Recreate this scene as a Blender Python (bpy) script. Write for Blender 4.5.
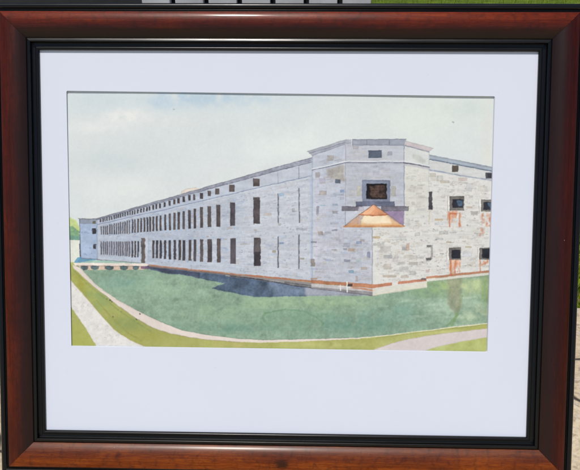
import bpy, bmesh, math, random
import numpy as np
from mathutils import Matrix, Vector

for o in list(bpy.data.objects):
    bpy.data.objects.remove(o)
scene = bpy.context.scene
C = scene.collection
rad = math.radians

# ------------------------------------------------------------------ frame pose
LEAN = rad(22)                       # how far the framed picture leans back
MW, MH = 0.508, 0.3982               # visible mat
RAILW = 0.0462                       # moulding width
BACKZ = -0.011                       # back of the frame, behind the mat face
UP = Vector((0, math.sin(LEAN), math.cos(LEAN)))
NRM = Vector((0, -math.cos(LEAN), math.sin(LEAN)))
zc = (MH / 2 + RAILW) * math.cos(LEAN) - BACKZ * math.sin(LEAN) + 0.001
CEN = Vector((0, 0, zc))             # centre of the mat face
FRAME_M = Matrix(((1, 0, 0, 0), (0, UP.y, NRM.y, 0), (0, UP.z, NRM.z, zc), (0, 0, 0, 1)))

# ------------------------------------------------------------------ camera
cam_d = bpy.data.cameras.new('camera')
cam = bpy.data.objects.new('camera', cam_d)
C.objects.link(cam)
cam_d.sensor_width = 36
cam_d.lens = 36 * 620 / 580
cam_d.clip_start = 0.02
cam_d.clip_end = 1000
cam_R = (Matrix.Rotation(rad(-3.63), 4, 'X') @ Matrix.Rotation(rad(1.08), 4, 'Y') @ Matrix.Rotation(rad(0.51), 4, 'Z'))
cam.matrix_world = FRAME_M @ Matrix.Translation((0.0165, 0.0521, 0.6422)) @ cam_R
scene.camera = cam

# ------------------------------------------------------------------ light
sun_f = Vector((-0.10, 0.72, 0.66)).normalized()          # towards the sun, in the frame's axes
sun_w = (FRAME_M.to_3x3() @ sun_f).normalized()
SUN_EL = math.asin(sun_w.z)
SUN_ROT = math.atan2(sun_w.x, sun_w.y)
world = bpy.data.worlds.new('World')
scene.world = world
world.use_nodes = True
wn = world.node_tree
bg = wn.nodes['Background']
sky = wn.nodes.new('ShaderNodeTexSky')
sky.sky_type = 'NISHITA'
sky.sun_disc = False
sky.sun_elevation = SUN_EL
sky.sun_rotation = SUN_ROT
wn.links.new(sky.outputs[0], bg.inputs[0])
bg.inputs[1].default_value = 0.085
sd = bpy.data.lights.new('sun', 'SUN')
sd.energy = 3.2
sd.angle = rad(0.5)
sd.color = (1.0, 0.95, 0.88)
sun = bpy.data.objects.new('sun', sd)
C.objects.link(sun)
sun.rotation_euler = sun_w.to_track_quat('Z', 'Y').to_euler()
sun.location = sun_w * 5
scene.view_settings.view_transform = 'Standard'
scene.view_settings.look = 'None'
scene.view_settings.exposure = 0.0
scene.view_settings.gamma = 1.0
# what light the upright sheet receives, so that paint can be given its own albedo
LIT = (1.0, 1.0, 1.0)


def lin(c):
    c = np.asarray(c, float) / 255.0
    return np.where(c <= 0.04045, c / 12.92, ((c + 0.055) / 1.055) ** 2.4)


# ------------------------------------------------------------------ material helpers
def new_mat(name):
    m = bpy.data.materials.new(name)
    m.use_nodes = True
    return m, m.node_tree, m.node_tree.nodes['Principled BSDF']


class NT:
    def __init__(s, nt):
        s.nt = nt

    def n(s, t, **kw):
        nd = s.nt.nodes.new(t)
        for k, v in kw.items():
            setattr(nd, k, v)
        return nd

    def l(s, a, b):
        s.nt.links.new(a, b)

    def math(s, op, a, b=None, c=None, clamp=False):
        nd = s.n('ShaderNodeMath', operation=op, use_clamp=clamp)
        for i, v in enumerate((a, b, c)):
            if v is None:
                continue
            if isinstance(v, (int, float)):
                nd.inputs[i].default_value = v
            else:
                s.l(v, nd.inputs[i])
        return nd.outputs[0]

    def mix(s, f, a, b, blend='MIX'):
        nd = s.n('ShaderNodeMix', data_type='RGBA', blend_type=blend)
        for sock, v in ((nd.inputs[0], f), (nd.inputs[6], a), (nd.inputs[7], b)):
            if isinstance(v, (int, float)):
                sock.default_value = v
            elif isinstance(v, tuple):
                sock.default_value = (*v[:3], 1)
            else:
                s.l(v, sock)
        return nd.outputs[2]

    def ramp(s, f, stops):
        nd = s.n('ShaderNodeValToRGB')
        cr = nd.color_ramp
        while len(cr.elements) < len(stops):
            cr.elements.new(0.5)
        for e, (p, c) in zip(cr.elements, stops):
            e.position = p
            e.color = (*c, 1) if isinstance(c, tuple) else (c, c, c, 1)
        s.l(f, nd.inputs[0])
        return nd.outputs[0]

    def noise(s, vec, scale, detail=4, rough=0.5, dist=0.0):
        nd = s.n('ShaderNodeTexNoise')
        nd.inputs['Scale'].default_value = scale
        nd.inputs['Detail'].default_value = detail
        nd.inputs['Roughness'].default_value = rough
        nd.inputs['Distortion'].default_value = dist
        s.l(vec, nd.inputs['Vector'])
        return nd.outputs[0]

    def bump(s, h, strength, dist):
        nd = s.n('ShaderNodeBump')
        nd.inputs['Strength'].default_value = strength
        nd.inputs['Distance'].default_value = dist
        s.l(h, nd.inputs['Height'])
        return nd.outputs[0]


def wood_material(c0, c1, c2, rubbed):
    m, nt, bs = new_mat('reddish stained wood')
    N = NT(nt)
    uv = N.n('ShaderNodeUVMap').outputs[0]
    sep = N.n('ShaderNodeSeparateXYZ')
    N.l(uv, sep.inputs[0])
    u, v = sep.outputs[0], sep.outputs[1]
    mp = N.n('ShaderNodeMapping')
    mp.inputs['Scale'].default_value = (14, 420, 1)
    N.l(uv, mp.inputs[0])
    grain = N.noise(mp.outputs[0], 1.0, 6, 0.6, 0.4)
    mp2 = N.n('ShaderNodeMapping')
    mp2.inputs['Scale'].default_value = (9, 35, 1)
    N.l(uv, mp2.inputs[0])
    blotch = N.noise(mp2.outputs[0], 1.0, 4, 0.6, 0.6)
    mp3 = N.n('ShaderNodeMapping')
    mp3.inputs['Scale'].default_value = (150, 110, 1)
    N.l(uv, mp3.inputs[0])
    flame = N.noise(mp3.outputs[0], 1.0, 6, 0.65, 0.3)
    mp4 = N.n('ShaderNodeMapping')
    mp4.inputs['Scale'].default_value = (110, 1500, 1)
    N.l(uv, mp4.inputs[0])
    pores = N.noise(mp4.outputs[0], 1.0, 3, 0.6)
    k = N.math('ADD', N.math('ADD', N.math('MULTIPLY', grain, 0.34), N.math('MULTIPLY', blotch, 0.36)), N.math('MULTIPLY', pores, 0.30))
    base = N.ramp(k, [(0.34, c0), (0.50, c1), (0.66, c2)])
    base = N.mix(N.math('MULTIPLY', N.ramp(flame, [(0.50, 0.0), (0.70, 1.0)]), 0.6), base, (0.035, 0.008, 0.005))
    # rubbed dark finish towards the black inner lip
    edge = N.math('ADD', v, N.math('MULTIPLY', N.math('SUBTRACT', blotch, 0.5), 0.010))
    burn = N.ramp(N.math('MULTIPLY', edge, 1 / 0.04), [(0.29, 1.0), (0.48, 0.90), (0.62, 0.48), (0.82, 0.0)])
    base = N.mix(N.math('MULTIPLY', burn, rubbed), base, (0.0095, 0.0030, 0.0020))
    # the bruise in the middle of the bottom rail
    du = N.math('MULTIPLY', N.math('SUBTRACT', u, 20.247), 1 / 0.011)
    dv = N.math('MULTIPLY', N.math('SUBTRACT', v, 0.0285), 1 / 0.0075)
    rr = N.math('SQRT', N.math('ADD', N.math('MULTIPLY', du, du), N.math('MULTIPLY', dv, dv)))
    rr = N.math('ADD', rr, N.math('MULTIPLY', N.math('SUBTRACT', flame, 0.5), 1.2))
    rr = N.math('ADD', rr, N.math('MULTIPLY', N.math('SUBTRACT', pores, 0.5), 1.6))
    kn = N.ramp(rr, [(0.0, 0.95), (0.35, 0.9), (1.05, 0.0)])
    base = N.mix(N.math('MULTIPLY', kn, 0.9), base, (0.018, 0.006, 0.004))
    # fine pale nicks
    vo = N.n('ShaderNodeTexVoronoi')
    vo.inputs['Scale'].default_value = 42
    mpn = N.n('ShaderNodeMapping')
    mpn.inputs['Scale'].default_value = (1, 1.6, 1)
    N.l(uv, mpn.inputs[0])
    N.l(mpn.outputs[0], vo.inputs['Vector'])
    sepc = N.n('ShaderNodeSeparateColor')
    N.l(vo.outputs['Color'], sepc.inputs[0])
    rare = N.math('GREATER_THAN', sepc.outputs[0], 0.86)
    spot = N.math('LESS_THAN', vo.outputs['Distance'], N.math('MULTIPLY', N.math('MULTIPLY', sepc.outputs[1], pores), 0.045))
    base = N.mix(N.math('MULTIPLY', N.math('MULTIPLY', rare, spot), 0.75), base, (0.42, 0.27, 0.19))
    N.l(base, bs.inputs['Base Color'])
    smear = N.noise(mp2.outputs[0], 2.3, 5, 0.6)
    N.l(N.math('ADD', N.math('MULTIPLY_ADD', smear, 0.16, 0.26), N.math('MULTIPLY', burn, 0.10)), bs.inputs['Roughness'])
    N.l(N.math('MULTIPLY_ADD', burn, 0.16, 0.10), bs.inputs['Specular IOR Level'])
    bs.inputs['Coat Weight'].default_value = 0.20
    N.l(N.math('MULTIPLY_ADD', burn, 0.12, 0.10), bs.inputs['Coat Roughness'])
    h = N.math('ADD', N.math('ADD', grain, N.math('MULTIPLY', pores, 0.6)), N.math('MULTIPLY', flame, 0.7))
    N.l(N.bump(h, 0.12, 0.0006), bs.inputs['Normal'])
    return m


def black_material():
    m, nt, bs = new_mat('black lacquer')
    N = NT(nt)
    uv = N.n('ShaderNodeUVMap').outputs[0]
    mp = N.n('ShaderNodeMapping')
    mp.inputs['Scale'].default_value = (25, 300, 1)
    N.l(uv, mp.inputs[0])
    g = N.noise(mp.outputs[0], 1.0, 5, 0.6)
    rub = N.noise(mp.outputs[0], 0.35, 6, 0.75)
    base = N.mix(N.ramp(rub, [(0.66, 0.0), (0.74, 1.0)]), (0.0025, 0.0025, 0.0030), (0.012, 0.010, 0.009))
    N.l(base, bs.inputs['Base Color'])
    N.l(N.math('MULTIPLY_ADD', g, 0.22, 0.17), bs.inputs['Roughness'])
    bs.inputs['Specular IOR Level'].default_value = 0.36
    N.l(N.bump(g, 0.10, 0.0004), bs.inputs['Normal'])
    return m


def mat_board_material(name, col):
    m, nt, bs = new_mat(name)
    N = NT(nt)
    tc = N.n('ShaderNodeTexCoord').outputs['Object']
    a = N.noise(tc, 6, 3, 0.5)
    f = N.noise(tc, 900, 4, 0.6)
    c = N.mix(a, tuple(x * 0.975 for x in col), tuple(min(1, x * 1.02) for x in col))
    sp = N.noise(tc, 170, 2, 0.4)
    c = N.mix(N.math('MULTIPLY', N.ramp(sp, [(0.76, 0.0), (0.80, 1.0)]), 0.18), c, (0.42, 0.40, 0.38))
    N.l(c, bs.inputs['Base Color'])
    bs.inputs['Roughness'].default_value = 0.85
    bs.inputs['Specular IOR Level'].default_value = 0.2
    N.l(N.bump(f, 0.06, 0.0003), bs.inputs['Normal'])
    return m


def simple_material(name, c0, c1, scale, rough, bump=0.1, bd=0.002, spec=0.4):
    m, nt, bs = new_mat(name)
    N = NT(nt)
    tc = N.n('ShaderNodeTexCoord').outputs['Object']
    a = N.noise(tc, scale, 6, 0.6, 0.3)
    N.l(N.ramp(a, [(0.3, c0), (0.7, c1)]), bs.inputs['Base Color'])
    bs.inputs['Roughness'].default_value = rough
    bs.inputs['Specular IOR Level'].default_value = spec
    N.l(N.bump(a, bump, bd), bs.inputs['Normal'])
    return m


def concrete_material():
    m, nt, bs = new_mat('weathered concrete')
    N = NT(nt)
    tc = N.n('ShaderNodeTexCoord').outputs['Object']
    big = N.noise(tc, 5, 5, 0.6, 0.4)
    fine = N.noise(tc, 160, 4, 0.65)
    c = N.ramp(big, [(0.3, (0.52, 0.41, 0.27)), (0.7, (0.70, 0.58, 0.40))])
    vo = N.n('ShaderNodeTexVoronoi')
    vo.inputs['Scale'].default_value = 170
    N.l(tc, vo.inputs['Vector'])
    sc = N.n('ShaderNodeSeparateColor')
    N.l(vo.outputs['Color'], sc.inputs[0])
    c = N.mix(N.math('MULTIPLY', N.ramp(sc.outputs[0], [(0.7, 0.0), (1.0, 1.0)]), 0.5), c, (0.22, 0.17, 0.12))
    c = N.mix(N.math('MULTIPLY', N.ramp(sc.outputs[1], [(0.7, 0.0), (1.0, 1.0)]), 0.45), c, (0.72, 0.66, 0.57))
    c = N.mix(N.ramp(fine, [(0.35, 0.45), (0.55, 0.0)]), c, (0.20, 0.155, 0.11))
    # crazed cracks
    wv = N.n('ShaderNodeVectorMath', operation='ADD')
    nz = N.n('ShaderNodeTexNoise')
    nz.inputs['Scale'].default_value = 14
    N.l(tc, nz.inputs['Vector'])
    sca = N.n('ShaderNodeVectorMath', operation='SCALE')
    sca.inputs['Scale'].default_value = 0.07
    N.l(nz.outputs['Color'], sca.inputs[0])
    N.l(tc, wv.inputs[0])
    N.l(sca.outputs[0], wv.inputs[1])
    cr = N.n('ShaderNodeTexVoronoi', feature='DISTANCE_TO_EDGE')
    cr.inputs['Scale'].default_value = 3.4
    N.l(wv.outputs[0], cr.inputs['Vector'])
    crack = N.ramp(cr.outputs['Distance'], [(0.0, 1.0), (0.005, 0.9), (0.011, 0.0)])
    c = N.mix(crack, c, (0.035, 0.028, 0.022))
    N.l(c, bs.inputs['Base Color'])
    bs.inputs['Roughness'].default_value = 0.9
    h = N.math('SUBTRACT', N.math('MULTIPLY', fine, 0.3), crack)
    N.l(N.bump(h, 0.6, 0.006), bs.inputs['Normal'])
    return m


# ------------------------------------------------------------------ object helpers
def link_mesh(name, me, mat, parent=None):
    o = bpy.data.objects.new(name, me)
    C.objects.link(o)
    if mat:
        me.materials.append(mat)
    if parent:
        o.parent = parent
    return o


def bm_obj(name, bm, mat, parent=None, smooth=False):
    me = bpy.data.meshes.new(name)
    bmesh.ops.recalc_face_normals(bm, faces=bm.faces)
    bm.to_mesh(me)
    bm.free()
    if smooth:
        for p in me.polygons:
            p.use_smooth = True
    return link_mesh(name, me, mat, parent)


def add_box(bm, c, s, bev=0.0, rot=None):
    r = bmesh.ops.create_cube(bm, size=1)
    M = Matrix.Translation(c) @ (rot or Matrix.Identity(4)) @ Matrix.Diagonal((*s, 1))
    bmesh.ops.transform(bm, matrix=M, verts=r['verts'])
    if bev:
        ed = list({e for v in r['verts'] for e in v.link_edges})
        bmesh.ops.bevel(bm, geom=ed, offset=bev, segments=2, affect='EDGES', profile=0.6)


def thing(name, label, cat, loc=(0, 0, 0), group=None):
    o = bpy.data.objects.new(name, None)
    o.empty_display_size = 0.05
    C.objects.link(o)
    o.location = loc
    o['label'] = label
    o['category'] = cat
    if group:
        o['group'] = group
    return o


def structure(o):
    o['kind'] = 'structure'
    return o


# ------------------------------------------------------------------ setting: patio and lawn
PATIO_BACK = 0.26
lawn_m = simple_material('lawn soil and turf', (0.05, 0.08, 0.008), (0.13, 0.19, 0.016), 9, 0.95, 0.5, 0.02, 0.1)
bm = bmesh.new()
bmesh.ops.create_grid(bm, x_segments=8, y_segments=8, size=200)
bmesh.ops.translate(bm, verts=bm.verts, vec=(0, 0, -0.035))
structure(bm_obj('lawn_ground', bm, lawn_m))
bm = bmesh.new()
add_box(bm, (0, PATIO_BACK - 2.5, -0.05), (7.0, 5.0, 0.1), 0.006)
structure(bm_obj('patio', bm, concrete_material()))

# ------------------------------------------------------------------ the picture painted on the sheet
# The sheet is drawn in image pixel coordinates and then mapped onto the flat paper.
X0, Y0, X1, Y1, S = 58, 82, 506, 362, 4
HC, WC = (Y1 - Y0) * S, (X1 - X0) * S
rng = np.random.default_rng(7)
rnd = random.Random(5)


def resize(a, h, w):
    yy = np.linspace(0, a.shape[0] - 1.001, h)
    xx = np.linspace(0, a.shape[1] - 1.001, w)
    y0 = yy.astype(int); x0 = xx.astype(int)
    fy = (yy - y0)[:, None]; fx = (xx - x0)[None]
    fy = fy * fy * (3 - 2 * fy); fx = fx * fx * (3 - 2 * fx)
    g = lambda i, j: a[np.ix_(y0 + i, x0 + j)]
    return (g(0, 0) * (1 - fx) + g(0, 1) * fx) * (1 - fy) + (g(1, 0) * (1 - fx) + g(1, 1) * fx) * fy


def fbm(cx, cy=None, octs=5, gain=0.55):
    """smooth noise, zero mean, about +-1; cx, cy = cell size in image pixels"""
    cy = cy or cx
    out = np.zeros((HC, WC)); amp = 1.0; tot = 0
    for i in range(octs):
        gh = max(2, int((Y1 - Y0) / cy) + 2); gw = max(2, int((X1 - X0) / cx) + 2)
        out += amp * resize(rng.uniform(-1, 1, (gh, gw)), HC, WC)
        tot += amp; amp *= gain; cx /= 2; cy /= 2
        if min(cx, cy) < 0.4:
            break
    return out / tot * 1.8


def boxblur(a, r):
    r = int(r)
    for ax in (0, 1):
        p = np.pad(a, [(r + 1, r) if i == ax else (0, 0) for i in (0, 1)], mode='edge')
        c = np.cumsum(p, axis=ax)
        n = a.shape[ax]
        k = 2 * r + 1
        a = (np.take(c, np.arange(k, k + n), axis=ax) - np.take(c, np.arange(0, n), axis=ax)) / k
    return a


cv = np.zeros((HC, WC, 3))
GY, GX = np.mgrid[0:HC, 0:WC]
PX = X0 + (GX + 0.5) / S
PY = Y0 + (GY + 0.5) / S
paper = fbm(1.6, octs=3)
n_mid = fbm(9); n_big = fbm(40); n_fine = fbm(3, octs=4); n_hor = fbm(16, 3, octs=4); n_ver = fbm(2.5, 12, octs=4)


def bbox(pts, pad=0):
    xs = [p[0] for p in pts]; ys = [p[1] for p in pts]
    a = max(0, int((min(xs) - pad - X0) * S)); b = min(WC, int((max(xs) + pad - X0) * S) + 2)
    c = max(0, int((min(ys) - pad - Y0) * S)); d = min(HC, int((max(ys) + pad - Y0) * S) + 2)
    return slice(c, d), slice(a, b)


def inside(pts, sl, wob=0.0):
    x = PX[sl]; y = PY[sl]
    if wob:
        x = x + n_fine[sl] * wob; y = y + n_mid[sl] * wob
    m = np.zeros(x.shape, bool)
    n = len(pts)
    for i in range(n):
        (xa, ya), (xb, yb) = pts[i], pts[(i + 1) % n]
        if ya == yb:
            continue
        t = (ya > y) != (yb > y)
        m ^= t & (x < (xb - xa) * (y - ya) / (yb - ya) + xa)
    return m.astype(float)


def wash(pts, col, a=1.0, wob=0.25, gran=0.05, edge=0.0, soft=0, noise=None):
    sl = bbox(pts, 2 + soft)
    m = inside(pts, sl, wob)
    if soft:
        m = boxblur(boxblur(m, soft * S * 0.5), soft * S * 0.5)
    e = 0
    if edge:
        e = np.clip(m - boxblur(m, 3), 0, 1) * edge
    nz = (n_mid if noise is None else noise)[sl]
    c = np.asarray(col, float)[None, None] * (1 + gran * (nz + 0.4 * paper[sl]) - e)[..., None]
    mm = (m * a)[..., None]
    cv[sl] = cv[sl] * (1 - mm) + c * mm


def rect(x0, y0, x1, y1, col, a=1.0, wob=0.3, gran=0.08, edge=0.25, skew=0.0):
    w = x1 - x0
    wash([(x0, y0), (x1, y0 + skew * w), (x1, y1 + skew * w), (x0, y1)], col, a, wob, gran, edge)


def line(pts, col, w=0.6, a=1.0, vary=0.35):
    for (xa, ya), (xb, yb) in zip(pts[:-1], pts[1:]):
        sl = bbox([(xa, ya), (xb, yb)], w + 1)
        x = PX[sl] + n_fine[sl] * 0.12; y = PY[sl] + n_mid[sl] * 0.15
        dx, dy = xb - xa, yb - ya
        L = dx * dx + dy * dy + 1e-9
        t = np.clip(((x - xa) * dx + (y - ya) * dy) / L, 0, 1)
        d = np.hypot(x - xa - t * dx, y - ya - t * dy)
        m = np.clip((w / 2 - d) / 0.3 + 0.5, 0, 1) * a * np.clip(1 - vary * (n_fine[sl] + 0.3), 0.2, 1)
        cv[sl] = cv[sl] * (1 - m[..., None]) + np.asarray(col, float) * m[..., None]


def interp(pl, x):
    return float(np.interp(x, [p[0] for p in pl], [p[1] for p in pl]))


# sky
base = np.array((219, 227, 227.0))
cv[:] = base
def tint(cx, cy, rx, ry, col, a, nz=None):
    d = ((PX - cx) / rx) ** 2 + ((PY - cy) / ry) ** 2
    m = np.exp(-d) * a
    if nz is not None:
        m = np.clip(m * (1 + 0.8 * nz), 0, 1)
    cv[:] = cv * (1 - m[..., None]) + np.array(col, float) * m[..., None]
tint(205, 97, 70, 10, (190, 212, 226), 0.85, n_mid)
tint(165, 104, 16, 8, (186, 210, 226), 0.6, n_mid)
tint(95, 102, 26, 12, (205, 220, 226), 0.8, n_big)
tint(90, 128, 26, 6, (240, 241, 236), 0.8, n_big)
tint(84, 150, 16, 30, (226, 231, 228), 0.6, n_big)
tint(128, 117, 26, 7, (236, 237, 232), 0.8, n_mid)
tint(170, 122, 40, 5, (230, 233, 230), 0.6, n_mid)
tint(110, 160, 45, 14, (203, 214, 216), 0.8, n_big)
tint(220, 130, 90, 18, (212, 222, 222), 0.5, n_big)
tint(430, 120, 80, 30, (221, 231, 224), 0.8, n_big)
tint(290, 150, 50, 25, (226, 235, 231), 0.7, n_big)
tint(130, 190, 70, 14, (224, 231, 229), 0.7, n_big)
tint(488, 140, 7, 40, (226, 224, 208), 0.55, n_big)
tint(465, 108, 30, 8, (208, 220, 212), 0.5, n_mid)
cv += (n_big * 2.2 + n_mid * 0.9 + paper * 0.8)[..., None] * np.array((1, 0.9, 0.8))
line([(452.5, 121.5), (453.5, 122.2)], (150, 155, 155), 1.2, 0.8)
line([(173, 108.8), (174, 109.3)], (150, 165, 172), 1.0, 0.6)

# ground base: pale yellow green under everything
wash([(60, 262), (500, 262), (500, 360), (60, 360)], (188, 192, 118), gran=0.05, noise=n_big)

# far trees and bank at the left edge
wash([(66, 219), (70, 217.5), (74, 219), (77, 222.5), (80, 227), (80, 241), (66, 241)], (196, 214, 140), wob=0.8, gran=0.08)
wash([(66, 228), (72, 226), (76, 228), (80, 232), (80, 240.5), (66, 240.5)], (122, 168, 128), 0.9, wob=0.9, gran=0.12)
wash([(66, 235), (80, 236), (80, 240.3), (66, 240.3)], (104, 150, 136), 0.8, wob=0.7, gran=0.1)
wash([(66, 240), (80, 240), (80, 262), (66, 262)], (226, 229, 216), gran=0.03)

# long shaded front
top = [(96, 218.6), (116, 212.8), (136, 206.8), (166, 198.4), (202, 188), (232, 179.5), (262, 171), (290, 163.2), (313, 156.8)]
bot = [(80, 258), (112, 260.3), (136, 262.5), (166, 266.8), (202, 270.4), (250, 275.4), (313, 281.8)]
strg = [(97, 224.6), (130, 217), (166, 209.2), (202, 200.8), (232, 193.8), (262, 186.5), (290, 180.4), (312, 175.6)]
front = top + bot[::-1][:-1] + [(96.5, 259)]
wash(front, (203, 208, 218), wob=0.1, gran=0.045, noise=n_hor)
wash([(96, 219), (200, 188.6), (200, 270), (96, 259.5)], (188, 198, 215), 0.75, gran=0.05, soft=14, noise=n_hor)
wash([(245, 178), (313, 158), (313, 281), (245, 274)], (214, 215, 220), 0.8, gran=0.045, soft=12, noise=n_hor)
wash(front, (196, 204, 219), wob=0.1, gran=0.03, noise=n_hor, a=0.15)
# re-cut the sky above the front, because the soft washes spill over it
sky_strip = [(60, 150)] + [(60, 218)] + [(79, 218.3), (96, 218.3)] + top + [(313, 150)]
m = inside([(86, 150), (86, 218.3), (96, 218.3)] + top + [(316, 156), (316, 150)], (slice(0, HC), slice(0, WC)), 0.08)
skyc = np.array((222, 230, 228.0))[None, None] + (n_big * 2.0 + n_mid * 1.5 + paper * 1.6)[..., None]
spill = m * np.clip((PY - 150) / 40, 0, 1) * np.exp(-np.clip(np.interp(PX, [p[0] for p in top], [p[1] for p in top]) - PY, 0, 40) / 14.0)
cv[:] = cv * (1 - spill[..., None]) + skyc * spill[..., None]
# far end wing
wash([(79.3, 219), (97, 219.2), (97, 259.4), (80.3, 258)], (166, 186, 214), wob=0.15, gran=0.07, edge=0.3)
wash([(79.0, 218.6), (97.5, 218.8), (97.5, 223.4), (79.3, 223.6)], (150, 160, 178), 0.9, gran=0.08, edge=0.3)
line([(78.2, 218.6), (97.5, 218.9)], (116, 118, 122), 0.9, 0.9)
line([(79.5, 219.5), (80.4, 258.4)], (84, 92, 112), 0.7, 0.9)
line([(79.6, 244), (80.3, 258.4)], (70, 76, 92), 1.3, 0.9)
line([(97.2, 223), (97.4, 259)], (150, 162, 185), 0.5, 0.6)
rect(92.0, 228.4, 95.9, 233.8, (62, 60, 68)); rect(93.0, 243.8, 96.0, 248.8, (70, 66, 72)); rect(92.6, 220.8, 95.6, 223.6, (112, 108, 88))
for _ in range(10):
    x = rnd.uniform(81, 94); y = rnd.uniform(225, 255)
    rect(x, y, x + rnd.uniform(1, 3), y + rnd.uniform(.8, 1.6), (132, 160, 205), 0.45)

# masonry of the shaded front: soft random ashlar
def ashlar(x0, x1, ytop, ybot, cols, n, a=(0.15, 0.5), sx=(3, 9), sy=(1.2, 2.6), slope=None):
    for _ in range(n):
        x = rnd.uniform(x0, x1)
        y = rnd.uniform(ytop(x) + 1, ybot(x) - 3)
        w = rnd.uniform(*sx); h = rnd.uniform(*sy)
        if x + w > x1:
            continue
        t = (y - ytop(x)) / max(1, ybot(x) - ytop(x))
        sk = (slope(x, t) if slope else 0)
        rect(x, y, x + w, y + h, rnd.choice(cols), rnd.uniform(*a), edge=0.15, skew=sk)
def joints(x0, x1, ytop, ybot, rows, col, a, slope=None, seg=(3, 8)):
    for r in range(1, rows):
        x = x0
        t = r / rows
        while x < x1 - 2:
            w = rnd.uniform(*seg)
            xe = min(x1, x + w)
            ya = ytop(x) + t * (ybot(x) - ytop(x)); yb = ytop(xe) + t * (ybot(xe) - ytop(xe))
            if rnd.random() < 0.62:
                line([(x, ya), (xe, yb)], col, 0.35, a * rnd.uniform(0.4, 1))
            if rnd.random() < 0.5:
                hh = (ybot(xe) - ytop(xe)) / rows
                line([(xe, yb), (xe, yb + hh)], col, 0.35, a * rnd.uniform(0.3, 0.9))
            x = xe
ft = lambda x: interp(strg, x); fb = lambda x: interp(bot, x) - 1
fslope = lambda x, t: (1 - t) * -0.27 + t * 0.09
joints(100, 311, ft, fb, 34, (150, 158, 180), 0.42, seg=(2.5, 7))
ashlar(150, 309, ft, fb, [(176, 190, 214), (214, 210, 210), (186, 186, 198), (206, 198, 196), (196, 208, 226), (222, 222, 226)], 260, slope=fslope)
ashlar(100, 240, ft, fb, [(160, 182, 214), (196, 206, 222), (178, 182, 200), (204, 204, 212)], 220, slope=fslope, sx=(2, 6))
for x, y, w, h, c in ((264, 213, 7.5, 2.6, (206, 192, 182)), (279, 193.5, 5, 2.6, (160, 188, 214)), (279, 242, 5, 2, (128, 156, 196)),
                      (272, 250, 3.8, 2.6, (178, 164, 142)), (300, 258, 4, 1.7, (164, 152, 134)), (227, 227, 5.5, 1.6, (206, 190, 178)), (253.5, 229, 3, 1.6, (206, 196, 186)),
                      (236.5, 259.5, 2.2, 4.5, (206, 198, 188)), (296, 227.5, 6, 2.6, (186, 190, 200)), (302, 228, 5, 2.2, (190, 186, 194)), (206, 236, 2.4, 1.6, (190, 170, 160)), (224, 238.5, 3, 1, (196, 176, 164)),
                      (292, 208, 2.4, 4, (184, 178, 178)), (278.5, 223.5, 3, 2, (176, 178, 170)), (240, 243.5, 10, 1.2, (206, 196, 190))):
    rect(x, y, x + w, y + h, c, 0.8, edge=0.2)
for _ in range(260):
    x = rnd.uniform(100, 309); y = rnd.uniform(ft(x), fb(x))
    line([(x, y), (x + rnd.uniform(0.3, 1), y + rnd.uniform(-.3, .3))], rnd.choice([(120, 126, 150), (110, 150, 190), (160, 140, 130)]), 0.7, 0.6)

# parapet, cornice, string course of the front
wash(top + strg[::-1], (193, 201, 217), 0.55, wob=0.1, gran=0.04, noise=n_hor)
wash(top[4:] + strg[4:][::-1], (206, 209, 218), 0.5, wob=0.1, gran=0.04, noise=n_hor)
cth = lambda x: np.interp(x, [96, 130, 190, 250, 313], [1.3, 1.9, 2.7, 3.4, 4.6])
wash(top + [(x, y + cth(x)) for x, y in top[::-1]], (166, 168, 182), wob=0.12, gran=0.10, edge=0.2, noise=n_fine)
line([(x, y + 0.15) for x, y in top], (118, 120, 134), 0.75, 0.9)
line([(x, y + cth(x) * 0.55) for x, y in top], (136, 138, 154), 0.45, 0.7)
line([(x, y + cth(x)) for x, y in top], (104, 106, 124), 0.7, 0.85)
line(strg, (132, 144, 172), 0.8, 0.9)
line([(x, y + 0.9) for x, y in strg], (228, 232, 238), 0.5, 0.5)
wash([(181, 193.6), (182, 191), (186, 189.2), (195, 187.3), (200, 188.4)], (226, 214, 200), 0.9, wob=0.2)
line([(181, 193), (182, 190.8), (187, 188.9), (196, 187.2)], (176, 168, 160), 0.5, 0.7)
line([(277.7, 172.5), (277.9, 183)], (140, 142, 152), 0.5, 0.8)
line([(298.5, 166.5), (298.7, 178.3)], (120, 122, 132), 0.6, 0.85)

BR = [(88, 78, 80), (94, 82, 80), (84, 77, 82), (98, 86, 84)]
def win(xc, w, y0, y1, dark=0.0):
    c = np.array(rnd.choice(BR)) * (1 - dark)
    rect(xc - w / 2, y0, xc + w / 2, y1, c, 0.78 if xc < 131 else 0.95, wob=0.05, gran=0.18, edge=0.25)
    line([(xc - w / 2, y0), (xc - w / 2, y1)], (52, 48, 54), 0.45, 0.6)
# clerestory
for xc, w, y0, y1 in ((256.1, 6.1, 178.4, 186.3), (231.9, 5.2, 184.6, 191.5), (217.3, 4.0, 188.4, 194.4), (209.2, 3.2, 190.8, 196.0), (201.3, 3.1, 192.8, 198.8), (194.1, 1.9, 194.4, 200.0)):
    win(xc, w, y0, y1)
for xc in (132.2, 134.7, 137.7, 140.9, 143.6, 146.7, 149.2, 153.2, 156.3, 160, 164.4, 169.5, 174.3, 178.4, 183.7, 189.3):
    yt = interp(top, xc); h = np.interp(xc, [130, 190], [4.0, 5.6]); d = np.interp(xc, [130, 190], [2.8, 3.3])
    win(xc, np.interp(xc, [130, 190], [1.2, 2.3]), yt + d, yt + d + h, 0.15)
x = 100.4
while x < 131:
    yt = interp(top, x); win(x, rnd.uniform(0.9, 1.3), yt + 1.9, yt + 2.2 + np.interp(x, [100, 131], [2.8, 3.9]), 0.2); x += rnd.uniform(1.9, 2.6)
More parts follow.
